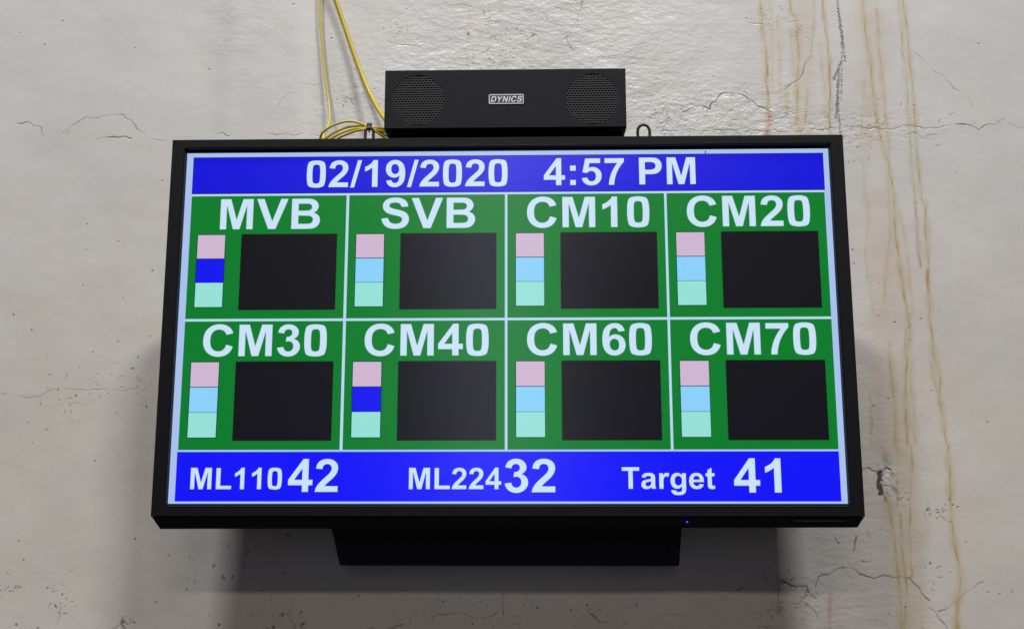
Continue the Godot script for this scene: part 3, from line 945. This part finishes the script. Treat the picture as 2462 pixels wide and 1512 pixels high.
# ---------------------------------------------------------------- speaker bar
func make_speaker(where: Transform3D) -> void:
	var t := thing("speaker_bar", "matte black speaker bar with two round grilles on top of the monitor", "speaker", where)
	var black: Material = mats.steel
	# local frame: monitor axes, moved so that y = 0 is the bottom of the housing
	var y0 := 0.2822
	var hh := 0.0872
	var w := 0.1738
	var zf := 0.010
	var zb := -0.058
	var st := begin()
	var cr := 0.0385
	var cx := 0.1264
	var cy := 0.0418
	# front sheet with two round openings
	var x := [-w, -cx - hh / 2, -cx + hh / 2, cx - hh / 2, cx + hh / 2, w]
	for k: int in [0, 2, 4]:
		quad(st, Vector3(x[k], 0, zf), Vector3(x[k + 1], 0, zf), Vector3(x[k + 1], hh, zf), Vector3(x[k], hh, zf), Vector3.BACK)
	for s: float in [-1.0, 1.0]:
		var c := Vector3(s * cx, cy, zf)
		for j in 64:
			var q := []
			for a: float in [TAU * j / 64, TAU * (j + 1) / 64]:
				var d := Vector3(cos(a), sin(a), 0)
				var reach := INF
				if d.x != 0.0:
					reach = minf(reach, (hh / 2) / absf(d.x))
				if d.y > 0.0:
					reach = minf(reach, (hh - cy) / d.y)
				elif d.y < 0.0:
					reach = minf(reach, cy / -d.y)
				q.append(c + d * cr)
				q.append(c + d * reach)
			quad(st, q[0], q[1], q[3], q[2], Vector3.BACK)
			quad(st, q[0], q[2], q[2] - Vector3(0, 0, 0.0012), q[0] - Vector3(0, 0, 0.0012), c - q[0])
		for kx: float in [-1.0, 1.0]:   # the square corners the fan leaves out
			for ky: float in [0.0, 1.0]:
				var corner := Vector3(s * cx + kx * hh / 2, ky * hh, zf)
				var best := []
				for j in 65:
					var a := TAU * j / 64
					var d := Vector3(cos(a), sin(a), 0)
					if d.x * kx > 0 and (d.y > 0) == (ky > 0.5):
						var rx := (hh / 2) / absf(d.x)
						var ry := (hh - cy if d.y > 0 else cy) / maxf(absf(d.y), 1e-9)
						best.append([rx, ry, d])
				var px := Vector3.ZERO
				var py := Vector3.ZERO
				var gx := INF
				var gy := INF
				for e: Array in best:
					if e[0] < e[1] and e[1] - e[0] < gx:
						gx = e[1] - e[0]
						px = c + e[2] * e[0]
					if e[1] <= e[0] and e[0] - e[1] < gy:
						gy = e[0] - e[1]
						py = c + e[2] * e[1]
				tri(st, corner, px, py, Vector3.BACK)
	# folded sides, top, bottom and back
	var rim := 0.0012
	skin(st, [rect_loop(-w, w, 0, hh, zf), rect_loop(-w - rim, w + rim, -rim, hh + rim, zf - rim), rect_loop(-w - rim, w + rim, -rim, hh + rim, zb)], Vector3(0, hh / 2, -0.02))
	quad(st, Vector3(-w - rim, -rim, zb), Vector3(w + rim, -rim, zb), Vector3(w + rim, hh + rim, zb), Vector3(-w - rim, hh + rim, zb), Vector3.FORWARD)
	var origin := Vector3(0, 0, 0)
	part("housing", st, black, t, origin)
	for s: float in [-1.0, 1.0]:
		# perforated grille: rows of slots with staggered bridges
		st = begin()
		var rows := 22
		var pitch := 2.0 * cr / rows
		for k in rows + 1:
			var yy := -cr + k * pitch
			var half := sqrt(maxf(cr * cr - yy * yy, 0.0)) + 0.0005
			if half > 0.004:
				box(st, Vector3(0, yy, 0), Vector3(half * 2, pitch * 0.42, 0.0009), 0.0001)
			var ym := yy + pitch / 2
			var hm := sqrt(maxf(cr * cr - ym * ym, 0.0))
			var step := 0.0046
			var bx := -cr + (step / 2 if k % 2 else 0.0)
			while bx < cr:
				if absf(bx) < hm:
					box(st, Vector3(bx, ym, 0.0001), Vector3(0.0011, pitch * 0.70, 0.0007), 0.0001)
				bx += step
		var g := part("grille", st, mats.grille, t, Vector3(s * cx, cy, zf - 0.0008))
		st = begin()
		lathe(st, [Vector2(0.0, -0.010), Vector2(0.006, -0.0112), Vector2(0.0115, -0.0165), Vector2(0.012, -0.019), Vector2(0.028, -0.0085), Vector2(0.031, -0.006), Vector2(0.034, -0.0068), Vector2(0.0375, -0.009), Vector2(0.0384, -0.009)], Vector3.ZERO, 40, 1.0)
		part("speaker_cone", st, mats.cone, g)
	# badge
	st = begin()
	var b := Vector3(0.0018, 0.0424, zf + 0.0003)
	var bw := 0.0252
	var bh := 0.0073
	var ring := []
	for k in 4:
		var c2 := [Vector2(1, 1), Vector2(-1, 1), Vector2(-1, -1), Vector2(1, -1)][k] as Vector2
		for j in 5:
			var a := PI / 2 * k + PI / 2 * j / 4.0
			ring.append(Vector3(c2.x * (bw - 0.0015) + cos(a) * 0.0015, c2.y * (bh - 0.0015) + sin(a) * 0.0015, 0))
	var front := []
	for p: Vector3 in ring:
		front.append(p + Vector3(0, 0, 0.0006))
	for k in ring.size():
		var k2 := (k + 1) % ring.size()
		var tri_pts := [Vector3(0, 0, 0.0006), front[k2], front[k]]
		for p: Vector3 in tri_pts:
			st.set_normal(Vector3.BACK)
			st.set_uv(Vector2(0.5 + p.x / bw / 2.0, 0.5 - p.y / bh / 2.0))
			st.add_vertex(p)
		for p: Vector3 in [ring[k], front[k], front[k2], ring[k], front[k2], ring[k2]]:
			st.set_normal(ring[k].normalized())
			st.set_uv(Vector2(0.001, 0.5))
			st.add_vertex(p)
	part("badge", st, mats.badge, t, b)
	# side screws
	var first: MeshInstance3D
	for s: float in [-1.0, 1.0]:
		for yy: float in [0.0245, 0.060, 0.078]:
			var at := Vector3(s * (w + rim), yy, -0.022)
			if s < 0 and yy > 0.07:
				continue
			if first == null:
				st = begin()
				lathe(st, [Vector2(0.0034, 0.0), Vector2(0.0032, 0.0011), Vector2(0.0022, 0.0021), Vector2(0.0, 0.0025)], Vector3.ZERO, 18, -1.0)
				first = part("screw", st, mats.screw, t, at)
			else:
				first = again(first, "screw", t, at)
			first.rotation.y = s * PI / 2
	# bracket that carries the housing on the monitor's top edge
	st = begin()
	box(st, Vector3(0, -0.0075, -0.040), Vector3(0.346, 0.0120, 0.030), 0.0006)
	box(st, Vector3(0, -0.0134, -0.016), Vector3(0.364, 0.0016, 0.026), 0.0003)
	part("bracket", st, black, t)
	t.position = where * Vector3(0, y0, 0)


# ---------------------------------------------------------------- wall mount, cables
func make_mount() -> void:
	var t := thing("wall_mount", "black steel box mount on the wall, showing under the monitor", "wall mount", Transform3D(Basis(), Vector3(0, -0.33, 0)))
	# sheet-metal box that narrows towards its foot, against the wall
	var st := begin()
	var top := [Vector3(-0.2560, 0.100, 0.062), Vector3(0.2560, 0.100, 0.062), Vector3(0.2560, 0.100, 0.004), Vector3(-0.2560, 0.100, 0.004)]
	var mid := [Vector3(-0.2545, 0.050, 0.062), Vector3(0.2520, 0.050, 0.062), Vector3(0.2520, 0.050, 0.004), Vector3(-0.2545, 0.050, 0.004)]
	var low := [Vector3(-0.2405, -0.0030, 0.060), Vector3(0.2465, -0.0030, 0.060), Vector3(0.2465, -0.0030, 0.004), Vector3(-0.2405, -0.0030, 0.004)]
	var low2 := []
	for p: Vector3 in low:
		low2.append(p * Vector3(0.995, 1, 0.98) + Vector3(0, -0.0012, 0))
	skin(st, [top, mid, low, low2], Vector3(0, 0.04, 0.03))
	quad(st, low2[0], low2[1], low2[2], low2[3], Vector3.DOWN)
	quad(st, top[0], top[1], top[2], top[3], Vector3.UP)
	part("box", st, mats.mount, t)
	st = begin()
	var f := [Vector3(-0.2350, 0.062, 0.0620), Vector3(0.2330, 0.062, 0.0620), Vector3(0.2290, 0.012, 0.0606), Vector3(-0.2290, 0.012, 0.0606)]
	var f2 := []
	for p: Vector3 in f:
		f2.append(p * Vector3(0.994, 1, 1) + Vector3(0, 0, 0.0024))
	skin(st, [f, f2], Vector3(0, 0.04, 0.04))
	quad(st, f2[0], f2[1], f2[2], f2[3], Vector3.BACK)
	part("cover_panel", st, mats.mount, t)
	# arms that hold the monitor off the wall
	for x: float in [-0.15, 0.15]:
		st = begin()
		box(st, Vector3(x, 0.25, 0.058), Vector3(0.04, 0.34, 0.100), 0.001)
		part("arm", st, mats.mount, t)


func make_cables() -> void:
	var here := Transform3D(Basis(), THICK_RUN[3])
	var t := thing("cable", "thick yellow cable slanting down to the speaker bar", "cable", here)
	var st := begin()
	tube(st, moved(smooth_path(THICK_RUN, 8), here.origin), 0.0037, 14)
	part("sheath", st, mats.yellow, t)
	here = Transform3D(Basis(), THIN_RUN[5])
	t = thing("cable", "thin yellow wire hanging left of the thick cable, coiled above the monitor", "cable", here)
	st = begin()
	tube(st, moved(smooth_path(THIN_RUN, 8), here.origin), 0.0020, 12)
	part("hanging_run", st, mats.pale_yellow, t)
	var loops := [LOOP_A, LOOP_B, LOOP_C, LOOP_D, LOOP_E]
	for k in 5:
		st = begin()
		tube(st, moved(smooth_path(loops[k], 8), here.origin), 0.0018, 12)
		part("coil_loop", st, mats.yellow if k % 2 else mats.pale_yellow, t)
	# tie round the coil
	var mid: Vector3 = (LOOP_C[5] + LOOP_A[6]) / 2.0
	t = thing("cable_tie", "small black tie holding the yellow wire coil to a lifting eye", "cable tie", Transform3D(Basis(), mid))
	st = begin()
	var pts := PackedVector3Array()
	for k in 25:
		var a := TAU * k / 24.0
		pts.append(Vector3(0.0012 * cos(a), 0.0056 * sin(a), 0.0056 * cos(a)))
	tube(st, pts, 0.0014, 8, false)
	part("band", st, mats.gloss_black, t)
	st = begin()
	box(st, Vector3(0.001, 0.0005, 0.0065), Vector3(0.0075, 0.0085, 0.0055), 0.0012)
	part("buckle", st, mats.gloss_black, t)


func moved(path: PackedVector3Array, by: Vector3) -> PackedVector3Array:
	var o := PackedVector3Array()
	for p in path:
		o.append(p - by)
	return o


func make_materials() -> void:
	mats.plastic = textured_plastic(Color(0.0062, 0.0058, 0.0078), 0.5, 0.006, 30.0, 0.32)
	mats.steel = textured_plastic(Color(0.0105, 0.0096, 0.0138), 0.55, 0.012, 22.0, 0.3)
	mats.gloss_black = plain(Color(0.008, 0.008, 0.010), 0.25)
	mats.cone = plain(Color(0.008, 0.008, 0.009), 0.35)
	mats.grille = plain(Color(0.018, 0.0175, 0.021), 0.5)
	mats.mount = textured_plastic(Color(0.008, 0.008, 0.010), 0.5, 0.012, 22.0, 0.4)
	mats.screw = plain(Color(0.02, 0.02, 0.022), 0.4, 0.6)
	mats.plate = plain(Color(0.016, 0.016, 0.016), 0.45, 0.0, 0.3)
	mats.iron = plain(Color(0.020, 0.017, 0.016), 0.45)
	mats.yellow = plain(Color(0.56, 0.42, 0.012), 0.42)
	mats.pale_yellow = plain(Color(0.58, 0.48, 0.04), 0.42)
	mats.led = plain(Color(0.01, 0.01, 0.05), 0.3)
	mats.led.emission_enabled = true
	mats.led.emission = Color(0.10, 0.16, 1.0)
	mats.led.emission_energy_multiplier = 5.0
	var s := plain(Color(0.003, 0.003, 0.004), 0.24, 0.0, 0.6)
	s.emission_enabled = true
	s.emission = Color.BLACK
	s.emission_texture = make_screen_picture()
	s.emission_energy_multiplier = 1.0
	s.texture_repeat = false
	mats.screen = s
	# badge: silver border and slanted lettering on black
	var im := Image.create_empty(512, 148, false, Image.FORMAT_RGB8)
	im.fill(Color8(222, 222, 230))
	im.fill_rect(Rect2i(13, 13, 486, 122), Color8(14, 14, 18))
	letter(im, "DYNICS", 26, 490, 30, 118, Color8(230, 230, 238), 0.25, 30.0)
	var bm := plain(Color(1, 1, 1), 0.4)
	bm.albedo_texture = ImageTexture.create_from_image(im)
	bm.texture_repeat = false
	mats.badge = bm


func lamp(at: Vector3, target: Vector3, size: Vector2, energy: float, c: Color) -> void:
	var l := AreaLight3D.new()
	l.name = numbered("ceiling_or_added_lamp")
	add_child(l, true)
	l.look_at_from_position(at, target, Vector3.UP if absf((target - at).normalized().y) < 0.99 else Vector3.RIGHT)
	l.area_size = size
	l.light_energy = energy
	l.light_color = c
	l.area_range = 12.0
	l.shadow_enabled = true


func _ready() -> void:
	var cam := Camera3D.new()
	cam.name = "camera"
	add_child(cam, true)
	cam.transform = Transform3D(Basis(Vector3(0.999785, 0.000582, -0.020709), Vector3(0.004091, 0.974382, 0.224861), Vector3(0.020310, -0.224897, 0.974171)), Vector3(0.03618, -0.28314, 1.43903))
	cam.fov = 37.3326
	cam.near = 0.02
	cam.far = 60.0
	cam.current = true

	var env := Environment.new()
	env.background_mode = Environment.BG_COLOR
	env.background_color = Color(0.20, 0.20, 0.205)
	env.background_energy_multiplier = 1.0
	env.tonemap_mode = Environment.TONE_MAPPER_LINEAR
	env.tonemap_exposure = 1.0
	env.sdfgi_enabled = true
	env.ssao_enabled = true
	env.ssil_enabled = true
	var we := WorldEnvironment.new()
	we.name = "world_environment"
	we.environment = env
	add_child(we, true)

	lamp(Vector3(-2.55, 8.55, 4.8), Vector3(0, 0.0, 0.1), Vector2(1.5, 0.40), 58.0, Color(0.99, 0.995, 1.0))
	lamp(Vector3(2.55, 8.55, 4.8), Vector3(0, 0.0, 0.1), Vector2(1.5, 0.40), 66.0, Color(0.99, 0.995, 1.0))
	lamp(Vector3(0.0, 1.80, 3.4), Vector3(0, 0.0, 0.1), Vector2(1.6, 0.12), 2.2, Color(1.0, 0.95, 0.88))
	lamp(Vector3(-0.17, 0.4, 4.6), Vector3(-0.17, 0.0, 0.1), Vector2(0.55, 2.8), 0.72, Color(0.88, 0.89, 1.0))  # added unseen panel behind the camera, no ceiling lamp: screen haze and wall fill

	make_materials()
	make_wall()
	var where := Transform3D(Basis(Vector3.RIGHT, deg_to_rad(4.0)), Vector3(0, 0, 0.165))
	make_mount()
	make_monitor(where)
	make_speaker(where)
	make_cables()
